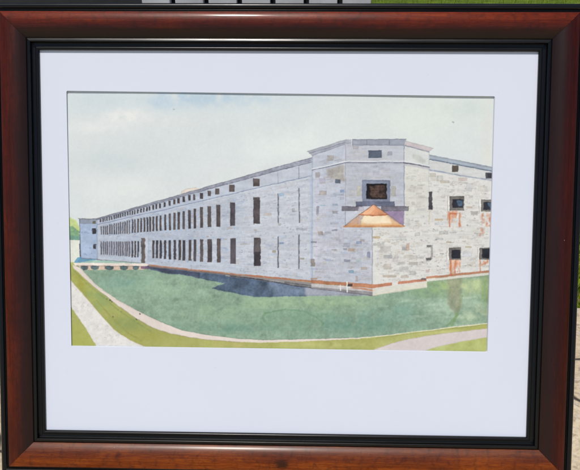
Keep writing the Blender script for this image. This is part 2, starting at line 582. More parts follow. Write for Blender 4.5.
# tall windows
up = [(194.6, 2.3, 208.6, 228.1), (201.4, 2.8, 206.9, 227.7), (209.3, 3.4, 206.2, 227.1), (218.1, 3.8, 204.7, 226.5), (232.6, 5.0, 202.2, 225.6), (256.6, 6.5, 197.2, 223.5)]
lo = [(194.8, 2.5, 239.5, 261.2), (201.5, 2.8, 239.2, 261.6), (209.6, 4.4, 239.0, 262.2), (218.7, 3.6, 238.6, 262.6), (233.1, 5.2, 238.3, 263.9), (257.1, 6.6, 237.7, 265.9)]
for xc, w, y0, y1 in up + lo:
    win(xc, w, y0, y1)
rect(254.0, 252, 260.2, 265.6, (66, 62, 70), 0.7)
rect(254.2, 238.5, 260.0, 252, (120, 112, 112), 0.45)
for xc in (132.5, 135, 138, 141, 144.2, 147.2, 149.9, 153.2, 156.7, 160.4, 165.1, 169.7, 174.4, 178.6, 183.7, 189.3):
    win(xc, np.interp(xc, [130, 190], [1.2, 2.4]), np.interp(xc, [130, 160, 190], [219.6, 215.4, 209.8]), np.interp(xc, [130, 190], [232.8, 228.5]))
for xc in (153.2, 156.9, 160.6, 165, 169.7, 174.7, 179.6, 183.7, 189.8):
    win(xc, np.interp(xc, [150, 190], [1.9, 2.6]), 240.2 - (xc - 153) * 0.01, np.interp(xc, [153, 195], [258.0, 261.0]), 0.1)
for xc in (132.2, 135, 138):
    win(xc, 1.3, 241, 257.2)
x = 101.2
while x < 131:
    win(x, rnd.uniform(0.7, 1.15), np.interp(x, [100, 131], [226.7, 219.9]) + rnd.uniform(-.5, .5), np.interp(x, [100, 131], [234.6, 233.2]))
    win(x + rnd.uniform(-.3, .3), rnd.uniform(0.7, 1.15), 241.4 + rnd.uniform(-.3, .3), np.interp(x, [100, 131], [254.2, 256.6]))
    x += rnd.uniform(1.9, 2.5)
wash([(101, 242), (131, 241.5), (131, 256), (101, 254)], (120, 116, 132), 0.22, wob=0.3, gran=0.2, noise=n_ver)
for xa, (a, b), (c, d) in ((277.9, (194, 222.6), (236.6, 267.2)), (298.9, (188.6, 222), (235, 268.6))):
    line([(xa, a), (xa + .3, b)], (96, 96, 104), 1.2, 0.9); line([(xa, c), (xa, d)], (92, 92, 102), 1.25, 0.9)
rect(141.0, 238.2, 144.7, 262.8, (112, 102, 98), gran=0.15); rect(145.1, 237, 147.6, 263.4, (206, 210, 220), 0.8, edge=0.1)
line([(148.4, 222), (148.4, 262)], (160, 170, 190), 0.4, 0.6)

# base: red ledge, plinth, blue shadow on the moat
sh = [(143, 265.2), (166, 267.6), (202, 271.4), (250, 277), (313, 283.5), (372, 292), (372, 295.8), (340, 295.2), (308, 296.2), (280, 296.8), (258, 297.2), (244, 295.6), (232, 292.6), (211, 288.2), (218, 285.6), (224.5, 283.8), (200, 278.2), (167, 272.8), (150, 269.3)]
GREEN = (138, 168, 149)
gl = [(80, 268), (88, 277), (95.5, 285), (106, 292.5), (116, 299), (132.8, 308), (148, 316), (161, 322), (181.8, 330), (212.8, 335.7), (240, 338.6), (265, 340), (300, 339.2), (335, 338.3), (360, 337.5), (376, 336.6), (423, 330.8), (463, 326), (490, 323)]
wash([(76, 266)] + gl + [(490, 272), (427, 281), (372, 294), (313, 288), (145, 265)], GREEN, wob=0.2, gran=0.06, noise=n_mid, edge=0.2)
# moat granulation and blooms
def tint_in(pts, cx, cy, rx, ry, col, a, nz, wob=0.2):
    sl = bbox(pts, 2)
    m = inside(pts, sl, wob)
    d = ((PX[sl] - cx) / rx) ** 2 + ((PY[sl] - cy) / ry) ** 2
    m = m * np.clip(np.exp(-d) * a * (1 + 0.9 * nz[sl]), 0, 1)
    cv[sl] = cv[sl] * (1 - m[..., None]) + np.array(col, float) * m[..., None]
moat = [(76, 266)] + gl + [(490, 275), (427, 282), (372, 295), (313, 290), (145, 267)]
for cx, cy, rx, ry, col, a in ((150, 285, 40, 12, (148, 180, 154), .6), (120, 280, 25, 10, (120, 160, 146), .6), (215, 310, 60, 14, (140, 172, 146), .6), (230, 328, 60, 6, (112, 152, 136), .6),
                               (330, 302, 50, 7, (158, 186, 150), .7), (300, 318, 40, 10, (122, 160, 134), .6), (360, 325, 50, 9, (112, 152, 138), .7), (400, 312, 30, 10, (124, 164, 150), .6), (270, 302, 20, 6, (152, 184, 150), .6),
                               (440, 288, 20, 7, (150, 178, 120), .9), (470, 286, 18, 9, (182, 200, 152), .9), (445, 308, 26, 8, (172, 198, 178), .8), (470, 315, 18, 9, (176, 200, 170), .8), (486, 290, 4, 18, (138, 166, 118), .9), (484, 312, 8, 5, (160, 172, 140), .7), (425, 292, 14, 5, (130, 168, 130), .7)):
    tint_in(moat, cx, cy, rx, ry, col, a, n_mid)
sl = bbox(moat, 2); mm = inside(moat, sl, 0.2)
cv[sl] += (mm * (n_fine[sl] * 3.6 + paper[sl] * 4.5 + n_hor[sl] * 4.0 + n_mid[sl] * 3.2))[..., None] * np.array((1, .9, .95))
for (x, y, x2, y2) in ((418, 306, 442, 304), (424, 311, 452, 308), (408, 316, 430, 315), (395, 303, 420, 300), (455, 300, 478, 297), (440, 318, 470, 314)):
    wash([(x, y - .4), ((x + x2) / 2, (y + y2) / 2 - 1.2), (x2, y2 - .3), (x2 - 2, y2 + .9), ((x + x2) / 2, (y + y2) / 2 + 1.0)], (186, 208, 192), 0.45, wob=1.6, gran=.08, soft=1)
line([(462, 296), (459, 306), (456, 316), (452, 326)], (116, 156, 96), 2.6, 0.55); line([(458, 314), (447, 326)], (112, 154, 98), 2.2, 0.5)
line([(265, 313), (285, 309.5), (303, 311), (316, 317), (323, 323), (321, 327)], (98, 142, 112), 1.6, 0.5)
line([(265, 313), (262, 318), (266, 324)], (98, 142, 104), 2.0, 0.4)
wash([(447.5, 277.5), (461.5, 276.5), (461.5, 306), (456, 314), (448, 304)], (148, 152, 128), 0.75, wob=0.9, gran=0.1, edge=0.2, soft=2)
wash([(480, 274), (489, 273), (489, 300), (482, 300)], (134, 158, 116), 0.5, wob=0.9, gran=0.1, soft=2)
wash(sh, (112, 138, 138), 0.5, wob=0.8, gran=0.12, soft=2, noise=n_mid)
wash(sh, (76, 92, 122), 0.88, wob=0.7, gran=0.22, edge=0.1, noise=n_mid)
wash([(265, 279), (313, 284), (313, 295.5), (275, 296)], (122, 140, 168), 0.6, wob=0.6, gran=0.14, soft=3)
wash([(305, 284), (372, 291), (372, 296), (305, 296)], (168, 174, 190), 0.85, wob=0.3, gran=0.08, soft=2)
wash([(145, 266), (200, 272), (200, 277), (165, 272)], (60, 66, 88), 0.7, wob=0.3, gran=0.15)
wash([(372, 295.7), (300, 296.4), (300, 299), (372, 299)], (150, 180, 150), 0.8, wob=0.3, gran=0.06)
wash([(225, 274.2), (313, 283.2), (313, 288.6), (262, 280.6), (225, 276)], (150, 150, 150), 0.95, wob=0.25, gran=0.12)
line([(230, 275.8), (262, 279.8), (295, 285.5), (312, 287.8)], (52, 52, 60), 1.0, 0.9)
line([(285, 282.2), (311, 285.8)], (70, 70, 74), 1.4, 0.7)
line([(150, 266.0), (202, 271.7), (250, 276.8), (313, 283.4)], (150, 140, 138), 1.7, 0.95, vary=.1)
line([(80.5, 258.3), (112, 260.7), (140, 263)], (96, 96, 100), 0.9, 0.8)
line([(148, 264.6), (166, 266.9), (202, 270.6), (250, 275.6), (313, 281.6)], (186, 122, 92), 1.3, 0.95)
line([(250, 275.4), (313, 281.3)], (190, 118, 82), 1.6, 0.9)
line([(150, 266.2), (202, 271.8), (240, 275.8)], (92, 66, 60), 0.6, 0.7)

# bridge at the far left
wash([(74.5, 261), (77.5, 257.5), (81, 256.5), (81, 258.5), (96, 259.5), (92, 262.4), (74, 262.6)], (92, 152, 188), 0.9, wob=0.3, gran=0.1)
wash([(88, 260.6), (100, 260), (142, 263), (142, 263.8), (76, 263.6)], (160, 198, 184), 0.9, wob=0.2)
wash([(73, 262.6), (145, 263.2), (149, 264.6), (146, 266.4), (75, 265.6)], (236, 224, 212), wob=0.15)
wash([(78, 265.4), (146, 265.8), (144, 269.6), (82, 269.8)], (214, 190, 172), wob=0.2, gran=0.08)
line([(76, 265.5), (146, 266.1)], (140, 112, 100), 0.5, 0.7)
for xc, w in ((84, 7.4), (94.6, 8.4), (108.8, 9.2), (123.6, 8.2), (135.6, 6.6)):
    wash([(xc + w / 2 * math.cos(t), 267.7 + 2.2 * math.sin(t)) for t in np.linspace(0, 2 * math.pi, 16)], (84, 108, 116), 0.95, wob=0.3, gran=0.2)
    line([(xc - w / 2, 266.2), (xc + w / 2, 266.3)], (62, 70, 84), 0.8, 0.7)
wash([(141, 266), (150, 266.4), (150, 269), (141, 268.6)], (112, 84, 120), 0.8, wob=0.3)

# banks and paths
band_lo = [(71, 264), (73.4, 268), (86, 280), (95, 288), (105, 295.3), (119, 306.5), (135.5, 318), (152, 327.6), (168.6, 333), (188, 337), (210, 340), (240, 342), (265, 342.6), (300, 341.6), (335, 340), (360, 338.6)]
grass = band_lo + [(376, 337.6), (423, 331.8), (463, 327), (490, 324), (490, 360), (64, 360), (64, 264)]
wash(grass, (172, 176, 96), wob=0.2, gran=0.06, noise=n_big)
for cx, cy, rx, ry, col, a in ((95, 298, 18, 14, (150, 168, 98), .8), (130, 325, 22, 8, (146, 160, 92), .8), (150, 336, 25, 7, (168, 168, 84), .7), (82, 280, 8, 12, (164, 160, 60), .7), (190, 343, 30, 4, (176, 176, 100), .7), (230, 345, 25, 3, (190, 182, 108), .7), (330, 345, 40, 4, (198, 198, 122), .8), (430, 345, 40, 9, (196, 204, 138), .8), (80, 340, 14, 14, (172, 176, 84), .8), (470, 345, 20, 6, (188, 198, 124), .8), (440, 332, 30, 2.5, (200, 202, 124), .8)):
    tint_in(grass, cx, cy, rx, ry, col, a, n_mid)
line([(96, 300), (112, 318), (128, 333), (142, 341)], (150, 148, 66), 1.3, 0.5)
line([(73, 270), (86, 283), (104, 298), (118, 310), (134, 321), (150, 331)], (132, 148, 84), 1.6, 0.45)
wash(gl[:15] + band_lo[::-1][:-1] + [(72, 264.5)], (228, 216, 206), wob=0.12, gran=0.025)
line(gl[:6], (226, 212, 196), 0.8, 0.6)
line([(80, 269.2), (95.5, 286.2), (116, 300.2), (132.8, 309.2), (161, 323.2)], (206, 190, 178), 0.6, 0.5)
line(gl[4:15], (86, 112, 100), 0.5, 0.5)
line(band_lo[2:12], (150, 140, 110), 0.6, 0.6)
line([(358, 337.9)] + gl[15:], (238, 232, 216), 0.9, 0.9); line([(376, 338), (423, 332.2), (463, 327.4), (488, 324.3)], (126, 132, 86), 0.5, 0.6)
wash([(66, 275), (72, 281.7), (82, 292.5), (91.4, 303.8), (102, 316), (113.4, 328.6), (120, 334.2), (130, 339.7), (146, 347), (146, 352), (97.5, 352), (95.5, 345), (89, 334), (83, 324.5), (72, 308.8), (66, 300)], (226, 224, 219), wob=0.2, gran=0.03, noise=n_fine, edge=0.12)
line([(72, 281.7), (91.4, 303.8), (113.4, 328.6), (130, 339.7), (144, 346)], (170, 158, 70), 0.9, 0.7)
for _ in range(45):
    x = rnd.uniform(74, 125); y = 281.7 + (x - 72) * 1.05 + rnd.uniform(4, 26)
    line([(x, y), (x + rnd.uniform(.2, .8), y + rnd.uniform(-.4, .4))], (176, 172, 168), 0.6, 0.6)
for x, y, r in ((109.5, 300, 1.3), (111.5, 301.3, 1.0), (112.7, 316.6, 1.2), (136, 319, 0.9), (139.3, 313.7, 1.1), (106.5, 298.8, .7), (121, 311.5, .6)):
    line([(x, y), (x + .5, y + .5)], (66, 76, 58), r, 0.9)
wash([(372, 350), (385, 345.6), (398.3, 341.2), (420, 336.8), (438.7, 334.3), (469.8, 330.6), (492, 328.2), (492, 337), (485, 337.7), (454, 343), (436, 347), (420, 352), (366, 352)], (214, 204, 201), wob=0.2, gran=0.025, edge=0.1)
line([(376, 349), (398, 341), (438.7, 334), (487, 328.3)], (186, 166, 140), 0.5, 0.6)
wash([(425, 352), (455, 343.2), (487, 337.2), (487, 352)], (186, 196, 112), 0.5, wob=0.3)

# ---- the bastion
LIT_C = (228, 226, 219)
# sunlit wing to the right
wash([(372, 226), (404, 150), (429, 156), (495, 168), (495, 273.5), (427, 281), (427, 287.6), (372, 295.6)], LIT_C, wob=0.12, gran=0.022, noise=n_hor)
rt = lambda x: 163 + max(0, x - 429) * 0.17; rb = lambda x: interp([(372, 285), (427, 279), (495, 270)], x)
ashlar(374, 489, lambda x: 212 if x < 404 else rt(x) + 9, rb, [(214, 212, 204), (222, 216, 200), (206, 204, 200), (236, 234, 226), (212, 206, 196), (226, 220, 214)], 240, a=(.25, .6), slope=lambda x, t: 0.12 * (1 - t) - 0.1 * t)
joints(374, 404, lambda x: 229, rb, 13, (176, 172, 164), 0.45, seg=(3, 9))
joints(405, 489, lambda x: rt(max(x, 429)) + 10, rb, 24, (176, 172, 164), 0.45, seg=(3, 9))
for _ in range(300):
    x = rnd.uniform(376, 487); y = rnd.uniform(230 if x < 406 else 182, rb(x) - 1)
    line([(x, y), (x + rnd.uniform(.2, 1.8), y + rnd.uniform(-.2, .2))], rnd.choice([(150, 146, 140), (176, 166, 150), (134, 136, 142), (190, 176, 160)]), 0.6, 0.65)
for x, y, w, h, c in ((372.5, 236, 7, 2.5, (196, 166, 124)), (373, 243, 11, 2.5, (196, 196, 192)), (380, 246.5, 10.5, 5, (196, 192, 188)), (383.5, 255, 9, 3.4, (172, 172, 174)), (393, 258, 5, 3.4, (204, 200, 196)), (383.5, 264, 7.5, 5, (206, 194, 180)), (383, 275.3, 13, 2.2, (190, 172, 150)), (402, 246.5, 5, 3.8, (170, 166, 166)), (406.3, 243, 3, 7.5, (206, 172, 146)), (404, 255.5, 13, 3.4, (202, 198, 190)), (409, 262, 8.5, 2.6, (184, 178, 168)), (402, 267.5, 6.5, 2.3, (190, 192, 196)), (409.5, 271, 6, 4, (198, 196, 190)), (401, 275.5, 7.5, 2.4, (206, 188, 172)),
                      (410.5, 209.5, 6, 2.8, (214, 192, 158)), (434.5, 218.5, 8.5, 1.8, (218, 182, 136)), (434.5, 222.5, 8.5, 2.2, (204, 208, 214)), (439, 231, 9, 3.2, (194, 196, 190)), (446, 241.3, 5, 1.4, (200, 170, 142)), (465, 246.5, 7, 1.4, (186, 176, 140)), (415, 232.8, 5, 3, (190, 190, 186)), (392, 236.5, 14, 3.5, (210, 210, 206)), (411, 171.5, 8, 3.2, (206, 202, 188)), (440, 180.5, 9, 2.2, (206, 194, 166)), (458, 177.5, 9, 3.2, (226, 206, 196)), (466, 183, 6, 8, (214, 214, 214)), (478, 186, 9, 5, (222, 218, 206)), (429.5, 173, 6, 4, (200, 194, 178)), (436.5, 175.5, 6, 5, (206, 204, 196)), (425.5, 269.5, 4, 3, (206, 180, 170)), (471, 211, 6.5, 3.4, (186, 180, 168)), (466.5, 206.5, 6, 1.2, (206, 180, 156)), (463, 252, 9, 5, (206, 208, 212)), (436, 238, 7, 2, (194, 194, 192)), (440, 253, 4, 1.3, (170, 170, 170))):
    rect(x, y, x + w, y + h, c, 0.75, edge=0.22)
rect(412, 203.8, 430, 206.2, (212, 212, 208), .5)
# parapet of the right wing
wash([(429, 155), (495, 168), (495, 180.5), (429, 169.8)], (216, 217, 213), 0.9, wob=0.1, gran=0.03, noise=n_hor)
wash([(429.3, 154.6), (495, 167.4), (495, 171.6), (429.3, 159.2)], (166, 178, 190), wob=0.12, gran=0.06)
line([(429.3, 154.8), (495, 167.7)], (128, 134, 144), 0.8, 0.9); line([(429.5, 157.2), (495, 169.8)], (196, 206, 216), 0.7, 0.6); line([(429.5, 159.2), (495, 171.6)], (84, 98, 122), 0.9, 0.9)
line([(429, 169.6), (460, 175.2), (495, 180.4)], (136, 148, 174), 1.1, 0.9); line([(429, 170.8), (495, 181.6)], (190, 196, 206), 0.6, 0.5)
rect(452, 165.3, 458.2, 171.8, (104, 92, 84)); rect(450.3, 165.2, 451.6, 171, (236, 236, 228), .8, edge=0); rect(485.3, 172.2, 495, 178, (92, 92, 100)); rect(487, 173.4, 495, 177, (62, 64, 74), .8)
# shaded left face and centre face
LF = [(312, 153), (346, 142.5), (346, 205), (372, 226), (372.4, 287), (372.2, 288), (311.4, 282.4)]
wash(LF, (202, 205, 215), wob=0.1, gran=0.045, noise=n_hor, edge=0.2)
wash([(345, 142), (405, 140.5), (405, 213), (404, 226), (345, 226)], (201, 203, 211), wob=0.08, gran=0.03, noise=n_hor)
wash([(346, 164), (404, 164), (404, 206), (346, 206)], (194, 198, 208), 0.55, gran=0.05, noise=n_hor, soft=2)
wash([(312, 158), (345, 146), (345, 225), (312, 225)], (190, 202, 222), 0.35, gran=0.06, soft=4)
# far-right facet of the bastion in sun
wash([(404.5, 143), (429, 150.5), (429, 171), (427.5, 215), (404.5, 215)], (224, 222, 212), wob=0.1, gran=0.03, noise=n_hor)
wash([(404.5, 144), (428.6, 152), (428.6, 166.5), (404.5, 162)], (218, 220, 216), 0.9, wob=0.1, gran=0.03)
ashlar(405, 427, lambda x: 168, lambda x: 214, [(214, 210, 200), (206, 206, 202), (232, 230, 222)], 45, a=(.3, .6))
ashlar(313, 370, lambda x: 172 if x < 345 else 228, lambda x: 279 + (x - 313) * .09, [(182, 196, 222), (206, 206, 214), (186, 186, 200), (212, 214, 224), (198, 192, 196)], 190, slope=lambda x, t: -.12 * (1 - t) + .06 * t)
joints(313, 344, lambda x: 171, lambda x: 280 + (x - 313) * .09, 26, (156, 160, 182), 0.45, seg=(3, 8))
joints(345, 371, lambda x: 228, lambda x: 280 + (x - 313) * .09, 13, (156, 160, 182), 0.45, seg=(3, 8))
joints(346, 404, lambda x: 164, lambda x: 206, 10, (160, 164, 178), 0.4, seg=(4, 9))
ashlar(347, 402, lambda x: 146, lambda x: 206, [(188, 194, 208), (208, 206, 208), (196, 194, 200), (206, 204, 196)], 70, a=(.2, .5))
line([(312, 153.5), (312, 282)], (150, 168, 200), 0.8, 0.55); line([(310.6, 176), (310.8, 280)], (176, 196, 224), 1.4, 0.5)
line([(345.3, 144), (345.3, 205)], (134, 138, 154), 0.6, 0.7); line([(404, 142), (404, 212)], (112, 124, 150), 0.7, 0.75); line([(372.2, 227), (372.4, 294.5)], (120, 128, 148), 0.6, 0.8)
line([(428.8, 151), (428.8, 192)], (176, 178, 178), 0.5, 0.6)
# stains and single stones of the shaded face
wash([(327, 168), (344, 164), (345, 180), (338, 180.5), (330, 178), (326, 174)], (178, 168, 156), 0.75, wob=1.2, gran=0.12, soft=2)
for x, y, w, h, c, a in ((327, 155, 6.5, 5, (186, 178, 168), .8), (315, 172, 4.5, 5.5, (166, 160, 160), .8), (335, 179.2, 5.2, 4, (92, 102, 118), .9), (319, 178, 6, 5, (190, 184, 206), .7), (319, 190.5, 7.5, 4.2, (184, 172, 166), .8), (332, 193.3, 12, 2.2, (172, 182, 200), .8), (340, 189.5, 4.5, 2.6, (134, 162, 204), .8), (316.3, 206, 2.4, 9, (140, 144, 156), .85), (317, 213.5, 9, 2.4, (186, 186, 194), .8), (332, 203.5, 5.5, 1.6, (164, 180, 206), .8), (332, 211, 5.6, 2.3, (164, 160, 160), .85), (320, 205, 5.5, 1, (150, 196, 220), .7), (318, 231, 4.6, 3.6, (166, 150, 140), .85), (325, 231.2, 6, 2, (176, 178, 192), .8), (331.5, 229, 6, 1.6, (150, 156, 172), .8), (338.8, 231.5, 4.6, 12.5, (196, 196, 208), .8), (311, 241.5, 5.6, 1.6, (126, 130, 146), .85), (343, 243, 6.5, 4, (168, 170, 182), .85), (343, 248.2, 4.5, 1.8, (150, 150, 158), .8), (348.5, 248.2, 6, 2.8, (196, 168, 146), .85), (356, 241.2, 5.4, 2.8, (142, 160, 194), .9), (360, 239, 4.4, 2.4, (186, 174, 170), .8), (331.5, 249.3, 5, 1.5, (156, 160, 176), .8), (367, 251.6, 2.9, 6.2, (144, 150, 174), .9), (343.5, 259.2, 6.5, 2.6, (148, 152, 170), .85), (325, 259, 5.5, 2.2, (172, 180, 206), .8), (310.7, 259, 4, 7, (150, 140, 132), .85), (312.5, 268, 5, 1.8, (176, 188, 216), .8), (356, 259.4, 5.5, 2.6, (184, 202, 206), .8), (360.5, 267, 6, 2.7, (196, 178, 168), .85), (348.5, 270, 5.4, 3, (132, 164, 186), .9), (355.5, 276, 2.4, 5.4, (176, 164, 158), .8), (310.7, 277.8, 6.5, 1.8, (186, 150, 130), .8), (352.5, 145.8, 6, 3, (182, 176, 180), .75), (387.3, 151.3, 4.6, 4, (164, 166, 178), .8), (391, 186, 4.6, 10, (186, 184, 172), .8), (356.6, 186, 4.6, 10, (194, 188, 172), .75)):
    rect(x, y, x + w, y + h, c, a, edge=0.2)
GREYS = [(176, 178, 188), (190, 186, 186), (168, 172, 186), (196, 190, 180), (206, 204, 202), (182, 174, 168)]
ashlar(313, 344, lambda x: 172, lambda x: 279 + (x - 313) * .09, GREYS, 60, a=(.15, .5), sx=(2.5, 7), sy=(1.3, 2.8), slope=lambda x, t: -.12 * (1 - t) + .06 * t)
ashlar(345, 371, lambda x: 229, lambda x: 284, GREYS, 38, a=(.15, .5), sx=(2.5, 7), sy=(1.3, 2.8), slope=lambda x, t: .06)
ashlar(346, 403, lambda x: 146, lambda x: 204, GREYS, 40, a=(.1, .3), sx=(3, 8), sy=(1.4, 3))
ashlar(314, 344, lambda x: 158 - (x - 314) * .3, lambda x: 172 - (x - 314) * .2, GREYS, 12, a=(.2, .5), slope=lambda x, t: -.25)
WARM = [(196, 192, 184), (206, 198, 184), (186, 186, 186), (212, 204, 196), (200, 190, 172), (178, 178, 178)]
ashlar(374, 426, lambda x: 229 if x < 404 else 170, lambda x: 282 - (x - 374) * .12, WARM, 80, a=(.15, .5), sx=(3, 9), sy=(1.4, 3), slope=lambda x, t: .1 * (1 - t) - .1 * t)
ashlar(430, 489, lambda x: rt(x) + 10, lambda x: 275 - (x - 430) * .1, WARM, 90, a=(.15, .45), sx=(3, 9), sy=(1.4, 3), slope=lambda x, t: .14 * (1 - t) - .1 * t)
for _ in range(260):                      # dry brush strokes and pen flecks
    x = rnd.uniform(313, 489)
    y = rnd.uniform(172, 276)
    if (344 < x < 405 and y < 229):
        continue
    c = (140, 142, 156) if x < 372 else (150, 146, 138)
    line([(x, y), (x + rnd.uniform(.6, 3.2), y + rnd.uniform(-.25, .25))], c, rnd.uniform(.4, .8), rnd.uniform(.25, .65))
for _ in range(420):
    x = rnd.uniform(100, 309); y = rnd.uniform(ft(x) + 1, fb(x) - 1)
    if any(abs(x - w_[0]) < w_[1] / 2 + 2.2 for w_ in up) and (205 < y < 228 or 237 < y < 266):
        continue
    L = rnd.uniform(.8, 4); sk = fslope(x, (y - ft(x)) / (fb(x) - ft(x)))
    if x > 240:
        line([(x, y), (x + L, y + sk * L)], rnd.choice([(150, 154, 172), (166, 160, 158), (142, 150, 172)]), rnd.uniform(.4, .9), rnd.uniform(.2, .55))
# bastion string course
line([(312, 168.9), (345, 161.2), (404, 161.2), (429, 165.6)], (236, 238, 240), 1.1, 0.9)
line([(312, 170), (345, 162.3), (404, 162.3)], (98, 104, 124), 0.8, 0.95); line([(404, 162.6), (429, 166.9)], (84, 90, 108), 1.2, 0.95)
line([(346, 163.4), (404, 163.4)], (150, 154, 166), 0.7, 0.5); line([(404.5, 164.4), (429, 168.6)], (188, 184, 198), 1.6, 0.7)
# bastion cornice
wash([(306.8, 151.4), (346, 139.2), (352, 139.4), (352, 143), (346, 143.6), (312, 155.6)], (176, 180, 192), wob=0.15, gran=0.06, edge=0.2)
line([(306.8, 151.4), (346, 139.3)], (150, 152, 162), 0.6, 0.8); line([(309, 153.2), (330, 147), (345, 142)], (118, 122, 138), 0.8, 0.75); line([(312, 155.6), (345, 143.9)], (140, 146, 164), 0.6, 0.8)
wash([(351.5, 139.4), (405.8, 138.8), (404.5, 145), (351.5, 144.6)], (168, 173, 188), wob=0.12, gran=0.06, edge=0.2)
line([(351.5, 139.6), (405.8, 139)], (116, 120, 134), 0.8, 0.85); line([(352, 141), (404.6, 140.6)], (134, 140, 158), 0.5, 0.6); line([(352, 144.8), (404.4, 145)], (132, 138, 156), 0.7, 0.8)
line([(351.6, 139.5), (351.8, 145)], (236, 236, 238), 0.9, 0.9); line([(352.6, 141), (352.8, 145.4)], (110, 112, 128), 0.6, 0.7); line([(366.6, 140), (366.6, 144.6)], (110, 114, 128), 0.6, 0.8); line([(389, 140), (389, 144.4)], (110, 114, 128), 0.7, 0.8)
wash([(405.6, 140.6), (433.2, 148), (429.4, 151.6), (405, 145.6)], (206, 196, 198), wob=0.15, gran=0.04, edge=0.2)
line([(405.2, 145.4), (429, 151.8)], (118, 128, 150), 0.9, 0.85); line([(405.6, 140.7), (433, 148)], (176, 168, 172), 0.5, 0.7)
wash([(413, 154), (421, 156), (426, 161), (423, 164), (412, 158)], (196, 196, 186), .6, wob=.6, soft=1)
# bastion windows
rect(368.2, 150.2, 381.6, 157.8, (96, 106, 124), gran=.1); line([(368.4, 150.4), (381.6, 150.4)], (66, 74, 92), .7, .8)
rect(362, 179.8, 390.2, 202, (134, 142, 164), gran=0.08); rect(363.5, 181, 388.6, 184, (152, 160, 180), .6)
rect(366.4, 183.6, 386.6, 199, (46, 40, 42), gran=0.2)
wash([(369, 185.5), (385, 185.5), (385, 197.5), (372, 197.5)], (92, 70, 60), 0.75, wob=1.0, gran=0.35, noise=n_fine)
for yy in (187.5, 190, 192.5, 195):
    line([(370, yy), (384.5, yy)], (58, 46, 46), 0.6, 0.6)
rect(366.4, 183.4, 386.6, 184.8, (30, 28, 34), .8); rect(366.3, 184, 368.4, 198.6, (34, 32, 38), .7)
rect(355.6, 201.2, 394.4, 206, (110, 116, 140), gran=.12); rect(356, 205, 362, 206.6, (76, 80, 100), .7)
rect(341.4, 206, 358.6, 210.9, (124, 120, 132), gran=.12, edge=.4); rect(381, 206, 408.4, 211, (124, 120, 134), gran=.12, edge=.4); rect(404, 206.6, 408.2, 210.6, (150, 148, 152), .8)
rect(358, 206.4, 364, 211, (186, 178, 196), .7); 
wash([(382, 211), (403.8, 211), (403.8, 225.6), (398, 222)], (154, 134, 168), 0.95, wob=.2, gran=.08, edge=.2)
wash([(345, 211.2), (358, 211), (345, 224.5)], (206, 210, 222), 0.9, wob=.2)
line([(345, 211), (345, 225)], (120, 124, 140), .5, .8)
# conical roof
wash([(373.6, 204.3), (404, 226.4), (343.4, 226.4)], (240, 206, 160), wob=.15, gran=.05, edge=.25)
wash([(362, 215), (384, 215), (396, 224.5), (366, 224.8), (360, 220)], (250, 234, 202), .8, wob=.4, gran=.03, soft=2)
wash([(343.6, 226), (359.5, 214.6), (364.5, 215), (361, 220), (361.5, 225.6)], (182, 166, 162), .85, wob=.3, gran=.1)
wash([(373.6, 204.3), (388, 214.7), (376, 215.4), (358.4, 214.8)], (224, 152, 108), .95, wob=.15, gran=.08, edge=.3)
wash([(373.6, 204.5), (375, 209), (370, 214.4), (359, 214.4)], (240, 190, 148), .6, wob=.3)
line([(358.6, 214.7), (372, 215.5), (388, 214.7)], (176, 98, 60), 1.1, .9)
line([(373.6, 204.4), (343.6, 226.2)], (92, 74, 74), .6, .8); line([(373.6, 204.4), (404, 226.2)], (110, 84, 82), .6, .8)
wash([(343.6, 226.4), (352, 220), (360, 216), (358, 226)], (206, 150, 118), .5, wob=.4, soft=1)
wash([(404, 226.4), (396, 220.6), (390, 217), (392, 226)], (214, 160, 118), .5, wob=.4, soft=1)
wash([(350, 223.4), (398, 223.4), (404, 226.6), (343.6, 226.6)], (222, 160, 104), .55, wob=.4, soft=1)
line([(343.6, 226.2), (404, 226.2)], (206, 132, 72), 1.5, .95); line([(345, 227.2), (403, 227.2)], (150, 110, 84), .4, .7)
line([(388, 216), (400, 224)], (150, 144, 160), 1.2, .6)
# ledges of the bastion
wash([(311, 279.8), (347, 282.3), (372.4, 284.2), (372.4, 288.4), (347, 285.8), (311, 283.2)], (194, 130, 96), wob=.2, gran=.1, edge=.2)
wash([(311, 283.4), (350, 286.2), (372.4, 288.4), (372.4, 295.6), (340, 291.4), (311, 288)], (196, 194, 194), wob=.2, gran=.08)
wash([(311, 286.6), (340, 289.2), (372.4, 291.8), (372.4, 295.6), (340, 291.6), (311, 288.4)], (138, 136, 140), .85, wob=.25, gran=.12)
line([(351, 287.2), (372.4, 290.2)], (194, 130, 94), 1.8, .95); line([(311, 288.4), (340, 291.6), (372.4, 295.6)], (96, 94, 104), .7, .8)
rect(347.6, 283.8, 352.4, 286.6, (60, 58, 64), .85)
line([(340.4, 285), (340.4, 290.4)], (244, 244, 242), .9, .95); line([(346.8, 281.8), (346.9, 292)], (246, 246, 244), 1.0, .98); line([(338, 286.4), (352, 287.4)], (240, 238, 234), .8, .8)
wash([(372.4, 284.6), (392, 282.6), (392, 285.6), (372.4, 288.2)], (198, 130, 98), wob=.35, gran=.12); wash([(398, 281.8), (426.5, 278.6), (426.5, 281.2), (398, 284.6)], (192, 128, 102), wob=.35, gran=.14)
rect(421, 278.2, 426.4, 280, (116, 104, 104), .85); line([(372.4, 290.4), (376, 290)], (206, 128, 84), 1.4, .8)
wash([(372.6, 288.4), (427, 281.4), (427, 287.4), (372.6, 295.8)], (222, 218, 204), .9, wob=.3, gran=.04)
line([(372.6, 295.6), (395, 291.8), (427, 287.4)], (176, 178, 156), .5, .7)
wash([(426.5, 276.6), (452, 273.8), (492, 269.6), (492, 271.8), (452, 276), (426.5, 278.8)], (202, 138, 104), .97, wob=.25, gran=.1); line([(427, 279), (490, 271.8)], (172, 140, 116), .5, .7)
